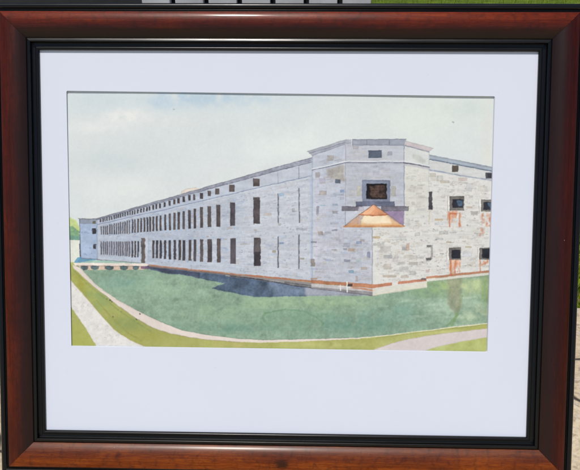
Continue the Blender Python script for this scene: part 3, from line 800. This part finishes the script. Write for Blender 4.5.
wash([(426.8, 279), (491, 272), (491, 274.4), (426.8, 281.8)], (226, 224, 208), .9, wob=.3)
# right wing openings
rect(428.6, 191.4, 432.2, 209.8, (88, 86, 90), gran=.15, edge=.35); rect(429.2, 200, 431.6, 209, (62, 62, 70), .6)
line([(429.8, 210), (429, 224)], (206, 176, 138), 1.0, .6)
def barred(x0, y0, x1, y1, ix0, iy0, ix1, iy1, blue):
    rect(x0 - 1.6, y0, x0 - .2, y1, (244, 242, 232), .8, edge=0); line([(x0 - 1.8, y0), (x0 - 1.8, y1)], (120, 118, 116), .5, .6)
    rect(x0, y0, x1, y1, (124, 118, 112), gran=.15, edge=.35)
    rect(ix0, iy0, ix1, iy1, (48, 50, 60), gran=.15, edge=.3)
    if blue:
        wash([(ix0 + 4, iy0 + 1), (ix1 - 1, iy0 + 1), (ix1 - 1, iy1 - 2), (ix0 + 6, iy1 - 1)], (92, 126, 156), .65, wob=.9, gran=.2)
barred(449.3, 195.8, 464, 210.6, 452, 199, 463, 207.8, True); barred(481, 199.4, 495, 211.6, 483.6, 202, 495, 210, True)
barred(448.8, 247.4, 460.9, 260, 451.6, 249.8, 460.2, 258.4, False); barred(479.4, 247.6, 495, 259.6, 481.8, 248.6, 495, 258, False)
RUST = [(220, 134, 96), (206, 118, 82), (228, 164, 132), (212, 146, 110)]
def rust(x0, x1, y0, y1, n, lmax):
    for _ in range(n):
        x = rnd.uniform(x0, x1); y = y0 + (y1 - y0) * rnd.random() ** 1.6
        L = rnd.uniform(1, lmax) * (1 - 0.6 * (y - y0) / (y1 - y0 + .01))
        line([(x, y), (x + rnd.uniform(-.6, .6), min(y + L, y1))], rnd.choice(RUST), rnd.uniform(.7, 2.4), rnd.uniform(.2, .6))
wash([(447.5, 211), (458, 211), (457, 218), (448, 220)], (236, 168, 132), .6, wob=1.2, gran=.1)
rust(447.6, 456.5, 211.5, 222, 26, 6); rust(458.4, 461, 212, 227, 9, 8); line([(449.5, 214), (449.3, 226.5)], (214, 112, 70), 1.3, .8); line([(459.8, 213), (459.4, 226.5)], (218, 124, 84), 1.2, .7)
rust(481, 491, 213.4, 226, 30, 4); rust(480, 484.5, 228, 235.6, 12, 4); line([(450.3, 213.4), (456.5, 213.8)], (200, 92, 52), 1.4, .8)
wash([(449.5, 260.4), (460.5, 260), (460, 267), (455, 266), (454, 274), (449.5, 274)], (230, 168, 132), .6, wob=1.0, gran=.2, soft=1)
rust(449.5, 460, 260.4, 272, 22, 6); line([(450.6, 260), (451, 275)], (208, 108, 60), 1.6, .85); line([(455.5, 261), (454.8, 273)], (210, 112, 66), 1.2, .8)
rust(479.4, 488, 260, 265, 10, 3); line([(480, 260), (480.2, 271)], (206, 120, 76), 1.2, .8); line([(480.5, 266), (488, 261)], (214, 140, 98), 1.2, .7)
rect(426.8, 245, 431, 247.2, (132, 130, 130)); rect(430.6, 245, 432.6, 259.4, (176, 173, 168)); rect(426, 257.6, 431.4, 260.2, (112, 110, 110)); rect(426, 260.4, 429, 262, (206, 204, 200), .5)
line([(453, 226), (452.6, 231)], (210, 190, 174), .8, .6); line([(459, 231.4), (488, 232)], (176, 172, 166), .4, .6)
for x, y in ((433, 229), (435.5, 239), (433.8, 256.5), (437, 266), (467, 225), (474, 218), (470, 265), (444, 233), (422, 262), (421, 240)):
    line([(x, y), (x + 1, y + .4)], (140, 138, 138), 1.0, .7)

# thin glazes that pull the big shapes together
def glaze(pts, mul):
    sl = bbox(pts, 2)
    m_ = boxblur(inside(pts, sl, 0.1), 2)[..., None]
    cv[sl] = cv[sl] * (1 - m_ + m_ * np.array(mul))
glaze(front, (0.953, 0.968, 0.976))
glaze(LF + [(346, 142.5), (404.5, 141), (404.5, 204), (374, 204), (346, 205)], (0.965, 0.975, 0.98))
glaze([(372.5, 227), (404.5, 227), (404.5, 144), (429, 156), (495, 169), (495, 274), (427, 281), (427, 287.6), (372.5, 295.6)], (0.972, 0.982, 0.990))
glaze(moat, (1.025, 1.02, 0.99))
# pooled pigment, the hand's wobble, the grain of watercolour paper and a soft overall blend
pig = fbm(5, octs=4)
lum = cv.mean(-1, keepdims=True)
dark_w = np.clip((238 - lum) / 120, 0.12, 1)
cv = cv + dark_w * (pig * 2.6 + fbm(22) * 3.4)[..., None] * np.array((1.0, 0.95, 0.85))
wx = np.clip(GX + (n_fine * 0.05 + n_mid * 0.10) * S, 0, WC - 1).astype(int)
wy = np.clip(GY + (np.roll(n_fine, 90, 1) * 0.05 + np.roll(n_mid, 120, 1) * 0.10) * S, 0, HC - 1).astype(int)
cv = cv[wy, wx]
lum = (cv * np.array((0.3, 0.55, 0.15))).sum(-1, keepdims=True)
cv = lum + (cv - lum) * 0.88
cv += (paper * 1.1 + n_fine * 0.7)[..., None]
for ch in range(3):
    cv[..., ch] = 0.4 * cv[..., ch] + 0.6 * boxblur(cv[..., ch], 1)
cv = np.clip(cv, 4, 250)

# ------------------------------------------------------------------ framed picture
root = thing('framed_picture', 'watercolour of a grey stone fort in white mat and dark reddish wooden frame', 'picture')
base_loc = FRAME_M @ Vector((0, -MH / 2 - RAILW, 0))
root.location = (0, base_loc.y, base_loc.z)
root.rotation_euler = (math.pi / 2 - LEAN, 0, 0)
LY = MH / 2 + RAILW                      # mat centre above the root, in the frame's own axes

rail_light_tones = {'top': ((0.062, 0.0062, 0.0017), (0.145, 0.0165, 0.0034), (0.27, 0.040, 0.006), 1.0),
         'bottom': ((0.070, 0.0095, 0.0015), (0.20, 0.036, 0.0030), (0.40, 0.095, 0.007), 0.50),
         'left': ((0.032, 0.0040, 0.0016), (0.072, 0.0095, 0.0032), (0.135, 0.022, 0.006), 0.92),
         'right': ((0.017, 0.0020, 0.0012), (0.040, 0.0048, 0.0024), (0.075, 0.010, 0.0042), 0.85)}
woods = {k: wood_material(*v) for k, v in rail_light_tones.items()}      # per-rail colours and rub strength imitate sun and sheen on each side
black = black_material()

def arc(cx, cz, r, a0, a1, n):
    return [(cx + r * math.sin(math.radians(a0 + (a1 - a0) * i / n)), cz + r * math.cos(math.radians(a0 + (a1 - a0) * i / n))) for i in range(n + 1)]

mm = 0.001
inner_prof = [(0.0, 0.15), (0.0, 1.5)] + arc(1.9, 1.5, 1.9, -88, 40, 12) + [(3.3, 2.4), (3.6, 1.5), (4.8, 1.4), (6.6, 1.6), (7.2, 2.2), (7.3, 5.6)] + arc(8.2, 5.7, 0.9, -85, 12, 6) + [(9.2, 6.42), (10.2, 6.08), (11.2, 5.72), (11.6, 5.5)]
wood_prof = [(11.6, 4.5), (11.6, 5.4)] + arc(26.6, -9.9, 22.0, -43, 27, 30) + [(36.8, 9.0), (36.9, 8.4)]
outer_prof = [(36.9, 8.7), (37.9, 7.9), (38.9, 6.9), (39.1, 5.4), (39.5, 6.2)] + arc(43.0, 4.8, 3.2, -66, 88, 14) + [(46.2, 4.0), (46.2, -11.0), (34.0, -11.0)]
# two-sided edges of the profile that stay crisp are handled by auto sharp angles

def rail(name, prof, side, mat, parent, uoff):
    hw, hh = MW / 2, MH / 2
    vs, fs, uvs = [], [], []
    nseg = 24
    pr = [(s * mm, z * mm) for s, z in prof]
    # length along the profile, for crisp splits
    gap = 0.00013
    for j in range(nseg + 1):
        t = -1 + 2 * j / nseg
        for s, z in pr:
            if side in ('top', 'bottom'):
                x = t * (hw + s - gap); y = (hh + s) * (1 if side == 'top' else -1)
                u = x
            else:
                y = t * (hh + s - gap); x = (hw + s) * (1 if side == 'right' else -1)
                u = y
            vs.append((x, y + LY, z)); uvs.append((u + uoff, s))
    n = len(pr)
    for j in range(nseg):
        for i in range(n - 1):
            q = (j * n + i, j * n + i + 1, (j + 1) * n + i + 1, (j + 1) * n + i)
            if side in ('bottom', 'right'):
                q = q[::1]
            fs.append(q)
    me = bpy.data.meshes.new(name)
    me.from_pydata(vs, [], fs)
    uvl = me.uv_layers.new(name='UVMap')
    for lp in me.loops:
        uvl.data[lp.index].uv = uvs[lp.vertex_index]
    b = bmesh.new(); b.from_mesh(me)
    bmesh.ops.recalc_face_normals(b, faces=b.faces)
    # normals should face the viewer (+z)
    if sum(f.normal.z * f.calc_area() for f in b.faces if f.normal.z and f.calc_center_median().z > 0) < 0:
        bmesh.ops.reverse_faces(b, faces=b.faces)
    for e in b.edges:
        if len(e.link_faces) == 2 and e.calc_face_angle(0) > rad(32):
            e.smooth = False
    for f in b.faces:
        f.smooth = True
    b.to_mesh(me); b.free()
    return link_mesh(name, me, mat, parent)

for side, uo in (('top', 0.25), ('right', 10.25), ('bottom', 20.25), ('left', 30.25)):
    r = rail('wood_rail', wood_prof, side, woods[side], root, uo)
    rail('inner_lip', inner_prof, side, black, r, uo)
    rail('outer_lip', outer_prof, side, black, r, uo)

# mat board with the opening (slightly out of square, corners rounded by the cutter)
OP = [(-0.2271, 0.1582), (0.2118, 0.1546), (0.2115, -0.1096), (-0.2258, -0.1087)]
MATCOL = tuple(float(v) for v in np.minimum(lin((215.5, 221, 234)) / np.array(LIT), 0.9))
mat_m = mat_board_material('white mat board', MATCOL)
core_m = mat_board_material('cut edge of mat board', tuple(x * 0.9 for x in MATCOL))
def rounded(op, r, n=6):
    out = []
    for i in range(4):
        p = Vector(op[i]); a = (Vector(op[i - 1]) - p).normalized(); b = (Vector(op[(i + 1) % 4]) - p).normalized()
        for k in range(n + 1):
            t = k / n
            q = p + a * r * (1 - t) ** 2 + b * r * t ** 2
            out.append((q.x, q.y))
    return out
ring = rounded(OP, 0.0015)
DEPTH = 0.0015
bm = bmesh.new()
ang = lambda p: math.atan2(p[1] - 0.025, p[0] + 0.008)
NR = len(ring)
hw, hh = MW / 2 + 0.004, MH / 2 + 0.004
def outer_pt(p):
    # push the ring point straight out to the board's edge
    i = min(range(4), key=lambda k: (Vector(p) - Vector(OP[k])).length)
    return None
outer_corners = [(-hw, hh), (hw, hh), (hw, -hh), (-hw, -hh)]
rv = [bm.verts.new((x, y + LY, 0)) for x, y in ring]
oc = [bm.verts.new((x, y + LY, 0)) for x, y in outer_corners]
per = NR // 4
for i in range(4):
    for k in range(per - 1):
        bm.faces.new((rv[i * per + k], rv[i * per + k + 1], oc[i]))
    bm.faces.new((rv[i * per + per - 1], rv[(i * per + per) % NR], oc[(i + 1) % 4], oc[i]))
mb = bm_obj('mat_board', bm, mat_m, root)
bm = bmesh.new()
a = [bm.verts.new((x, y + LY, -0.00001)) for x, y in ring]
cx, cy = -0.008, 0.025
b2 = [bm.verts.new((x + (-0.0005 if x > cx else -0.0007), y + (0.0009 if y > cy else 0.0005) + LY, -DEPTH)) for x, y in ring]
for i in range(NR):
    j = (i + 1) % NR
    bm.faces.new((a[i], a[j], b2[j], b2[i]))
bm_obj('bevelled_edge', bm, core_m, mb)

# painted sheet: fine grid carrying the paint as vertex colour
def image_from_plane(x, y):
    """sheet position (metres from the mat centre) to image pixels"""
    src = np.array(OP); dst = np.array([(67, 91), (494.5, 96.5), (487, 352), (72, 346)], float)  # opening corners in image pixels, for the homography
    A = []; B = []
    for (u, v), (p, q) in zip(src, dst):
        A.append([u, v, 1, 0, 0, 0, -u * p, -v * p]); B.append(p)
        A.append([0, 0, 0, u, v, 1, -u * q, -v * q]); B.append(q)
    h = np.linalg.solve(np.array(A), np.array(B))
    w = h[6] * x + h[7] * y + 1
    return (h[0] * x + h[1] * y + h[2]) / w, (h[3] * x + h[4] * y + h[5]) / w

xa, xb, ya, yb = -0.2312, 0.2160, -0.1137, 0.1625
NX, NY = 1010, 622
gx = np.linspace(xa, xb, NX); gy = np.linspace(ya, yb, NY)
MX, MY = np.meshgrid(gx, gy)
sx, sy = image_from_plane(MX, MY)
fx = np.clip((sx - X0) * S - 0.5, 0, WC - 1.01); fy = np.clip((sy - Y0) * S - 0.5, 0, HC - 1.01)
ix = fx.astype(int); iy = fy.astype(int); tx = (fx - ix)[..., None]; ty = (fy - iy)[..., None]
pix = (cv[iy, ix] * (1 - tx) + cv[iy, ix + 1] * tx) * (1 - ty) + (cv[iy + 1, ix] * (1 - tx) + cv[iy + 1, ix + 1] * tx) * ty
alb = np.clip(lin(pix) / np.array(LIT), 0.004, 0.93)
# the paper cockles a little
cock = 0.00025 * np.sin(MX * 23 + 1.0) * np.cos(MY * 31 + MX * 9)
co = np.stack([MX, MY + LY, np.full_like(MX, -DEPTH - 0.0003) + cock], -1).reshape(-1, 3)
idx = np.arange(NX * NY).reshape(NY, NX)
quads = np.stack([idx[:-1, :-1], idx[:-1, 1:], idx[1:, 1:], idx[1:, :-1]], -1).reshape(-1, 4)
me = bpy.data.meshes.new('painting')
me.vertices.add(len(co)); me.vertices.foreach_set('co', co.astype(np.float32).ravel())
me.loops.add(quads.size); me.loops.foreach_set('vertex_index', quads.astype(np.int32).ravel())
me.polygons.add(len(quads)); me.polygons.foreach_set('loop_start', np.arange(0, quads.size, 4, dtype=np.int32))
me.polygons.foreach_set('use_smooth', np.ones(len(quads), bool))
me.update(calc_edges=True)
at = me.color_attributes.new('paint', 'FLOAT_COLOR', 'POINT')
at.data.foreach_set('color', np.concatenate([alb.reshape(-1, 3), np.ones((len(co), 1))], 1).astype(np.float32).ravel())
pm, nt, bs = new_mat('watercolour on paper')
N = NT(nt)
ca = N.n('ShaderNodeVertexColor', layer_name='paint')
tc = N.n('ShaderNodeTexCoord').outputs['Object']
tooth = N.noise(tc, 1100, 3, 0.6)
N.l(N.mix(N.math('MULTIPLY', tooth, 0.10), ca.outputs[0], (0, 0, 0), 'MIX'), bs.inputs['Base Color'])
bs.inputs['Roughness'].default_value = 0.9
bs.inputs['Specular IOR Level'].default_value = 0.15
N.l(N.bump(tooth, 0.10, 0.0004), bs.inputs['Normal'])
link_mesh('painting', me, pm, root)

# back board
bm = bmesh.new()
add_box(bm, (0, LY, -0.006), (MW + 0.080, MH + 0.080, 0.006))
bm_obj('backing_board', bm, simple_material('brown fibreboard', (0.03, 0.02, 0.014), (0.05, 0.034, 0.022), 60, 0.9), root)

# ------------------------------------------------------------------ what stands behind the frame
top_back = FRAME_M @ Vector((0, MH / 2 + RAILW, BACKZ))
# pale slatted crate that the frame leans on
CR_Y0 = top_back.y + 0.004
CR_H = top_back.z + 0.03
crx0, crx1 = -0.1545, 0.0887
cw, cd = crx1 - crx0, 0.15
crate = thing('slatted_crate', 'pale grey slatted wooden crate behind the top rail of the frame', 'crate', ((crx0 + crx1) / 2, CR_Y0 + cd / 2, 0))
pale = simple_material('weathered pale grey wood', (0.50, 0.50, 0.50), (0.70, 0.70, 0.69), 30, 0.8, 0.2, 0.001)
pitch = 0.0325
ns = 7
for fy_ in (-1, 1):
    for i in range(ns):
        bm = bmesh.new()
        x = -cw / 2 + cw * (i + 0.5) / ns
        add_box(bm, (x, fy_ * (cd / 2 - 0.005), CR_H / 2), (cw / ns - 0.0055, 0.010, CR_H), 0.0012)
        bm_obj('slat', bm, pale, crate)
for z in (0.05, CR_H * 0.5, CR_H - 0.075):
    for sx_ in (-1, 1):
        bm = bmesh.new()
        add_box(bm, (sx_ * (cw / 2 - 0.012), 0, z), (0.016, cd - 0.0205, 0.045), 0.0012)
        bm_obj('rail', bm, pale, crate)
bm = bmesh.new()
add_box(bm, (0, 0, 0.022), (cw - 0.045, cd - 0.024, 0.010), 0.001)
bm_obj('bottom_board', bm, pale, crate)
bm = bmesh.new()
add_box(bm, (0, -cd / 2 + 0.0165, CR_H / 2 - 0.004), (cw - 0.045, 0.003, CR_H - 0.03), 0.0005)
bm_obj('gap_panel', bm, simple_material('dark gap panel', (0.006, 0.006, 0.007), (0.012, 0.012, 0.013), 60, 0.9), crate)  # dark panel added behind the slats so the gaps read black

# charcoal planter box at the left
pl = thing('planter_box', 'charcoal planter box with rim behind the top left corner of the frame', 'planter', (-0.345, PATIO_BACK + 0.16, -0.035))
dark = simple_material('charcoal plastic', (0.018, 0.020, 0.023), (0.030, 0.033, 0.037), 40, 0.55, 0.1, 0.0008)
bm = bmesh.new()
hp = CR_H + 0.09
for s_ in (0, 1):
    pass
ro = [(0.13, 0.0), (0.165, hp - 0.03), (0.165, hp - 0.03), (0.15, hp - 0.03), (0.148, hp - 0.06)]
def square_ring(bm, h, z):
    return [bm.verts.new((sx_ * h, sy_ * h * 0.8, z)) for sx_, sy_ in ((-1, -1), (1, -1), (1, 1), (-1, 1))]
rings = [square_ring(bm, 0.13, 0), square_ring(bm, 0.16, hp - 0.03), square_ring(bm, 0.148, hp - 0.03), square_ring(bm, 0.146, hp - 0.07)]
for a_, b_ in zip(rings[:-1], rings[1:]):
    for i in range(4):
        bm.faces.new((a_[i], a_[(i + 1) % 4], b_[(i + 1) % 4], b_[i]))
bm.faces.new(rings[0][::-1])
body = bm_obj('body', bm, dark, pl)
bm = bmesh.new()
for (cx_, cy_, w_, d_) in ((0, -0.132, 0.34, 0.018), (0, 0.132, 0.34, 0.018), (-0.161, 0, 0.018, 0.246), (0.161, 0, 0.018, 0.246)):
    add_box(bm, (cx_, cy_, hp - 0.014), (w_, d_, 0.028), 0.003)
bm_obj('rim', bm, dark, pl)
bm = bmesh.new()
bmesh.ops.create_grid(bm, x_segments=16, y_segments=14, size=0.14)
for v in bm.verts:
    v.co.y *= 0.8; v.co.z = hp - 0.06 + rnd.uniform(-0.005, 0.005)
bm_obj('soil', bm, simple_material('potting soil', (0.012, 0.009, 0.006), (0.035, 0.025, 0.018), 90, 0.95, 0.6, 0.004), pl, True)

# black post on the lawn at the right
post = thing('garden_post', 'black square metal post with a base plate standing on the lawn beyond the right rail', 'post', (0.735, 0.93, -0.035))
bm = bmesh.new(); add_box(bm, (0, 0, 0.45), (0.09, 0.09, 0.9), 0.004); bm_obj('shaft', bm, dark, post)
bm = bmesh.new(); add_box(bm, (0, 0, 0.006), (0.16, 0.16, 0.012), 0.003); bm_obj('base_plate', bm, dark, post)
bm = bmesh.new(); add_box(bm, (0, 0, 0.908), (0.10, 0.10, 0.016), 0.004); bm_obj('cap', bm, dark, post)

# grass
gm, nt, bs = new_mat('grass blades')
N = NT(nt)
oi = N.n('ShaderNodeTexCoord').outputs['Object']
nn = N.noise(oi, 7, 3, 0.6)
n2 = N.noise(oi, 220, 2, 0.6)
gc = N.mix(N.ramp(nn, [(0.35, 0.0), (0.65, 1.0)]), (0.10, 0.19, 0.006), (0.27, 0.34, 0.015))
gc = N.mix(N.ramp(n2, [(0.55, 0.0), (0.66, 1.0)]), gc, (0.42, 0.34, 0.15))
N.l(gc, bs.inputs['Base Color'])
bs.inputs['Roughness'].default_value = 0.7
bs.inputs['Specular IOR Level'].default_value = 0.1
vs = []; fs = []
def blade(x, y, h):
    a = rnd.uniform(0, 2 * math.pi); lean = rnd.uniform(0.1, 0.7) * h; w = rnd.uniform(0.0015, 0.003)
    dx, dy = math.cos(a), math.sin(a); b = rnd.uniform(0, 2 * math.pi); lx, ly = math.cos(b) * lean, math.sin(b) * lean
    i = len(vs); z = -0.036
    vs.extend([(x - dx * w, y - dy * w, z), (x + dx * w, y + dy * w, z), (x + dx * w * .7 + lx * .4, y + dy * w * .7 + ly * .4, z + h * .6), (x - dx * w * .7 + lx * .4, y - dy * w * .7 + ly * .4, z + h * .6), (x + lx, y + ly, z + h)])
    fs.append((i, i + 1, i + 2, i + 3)); fs.append((i + 3, i + 2, i + 4))
for _ in range(26000):
    x = rnd.uniform(-1.3, 1.6); y = PATIO_BACK + 0.008 + rnd.random() ** 1.5 * 2.6
    blade(x, y, rnd.uniform(0.03, 0.075))
for _ in range(16000):
    x = rnd.uniform(-4, 6); y = PATIO_BACK + 2.4 + rnd.random() ** 1.5 * 8
    blade(x, y, rnd.uniform(0.04, 0.08))
me = bpy.data.meshes.new('grass'); me.from_pydata(vs, [], fs)
g = link_mesh('grass', me, gm)
g['kind'] = 'stuff'; g['label'] = 'sunlit green grass growing behind the patio edge'; g['category'] = 'grass'
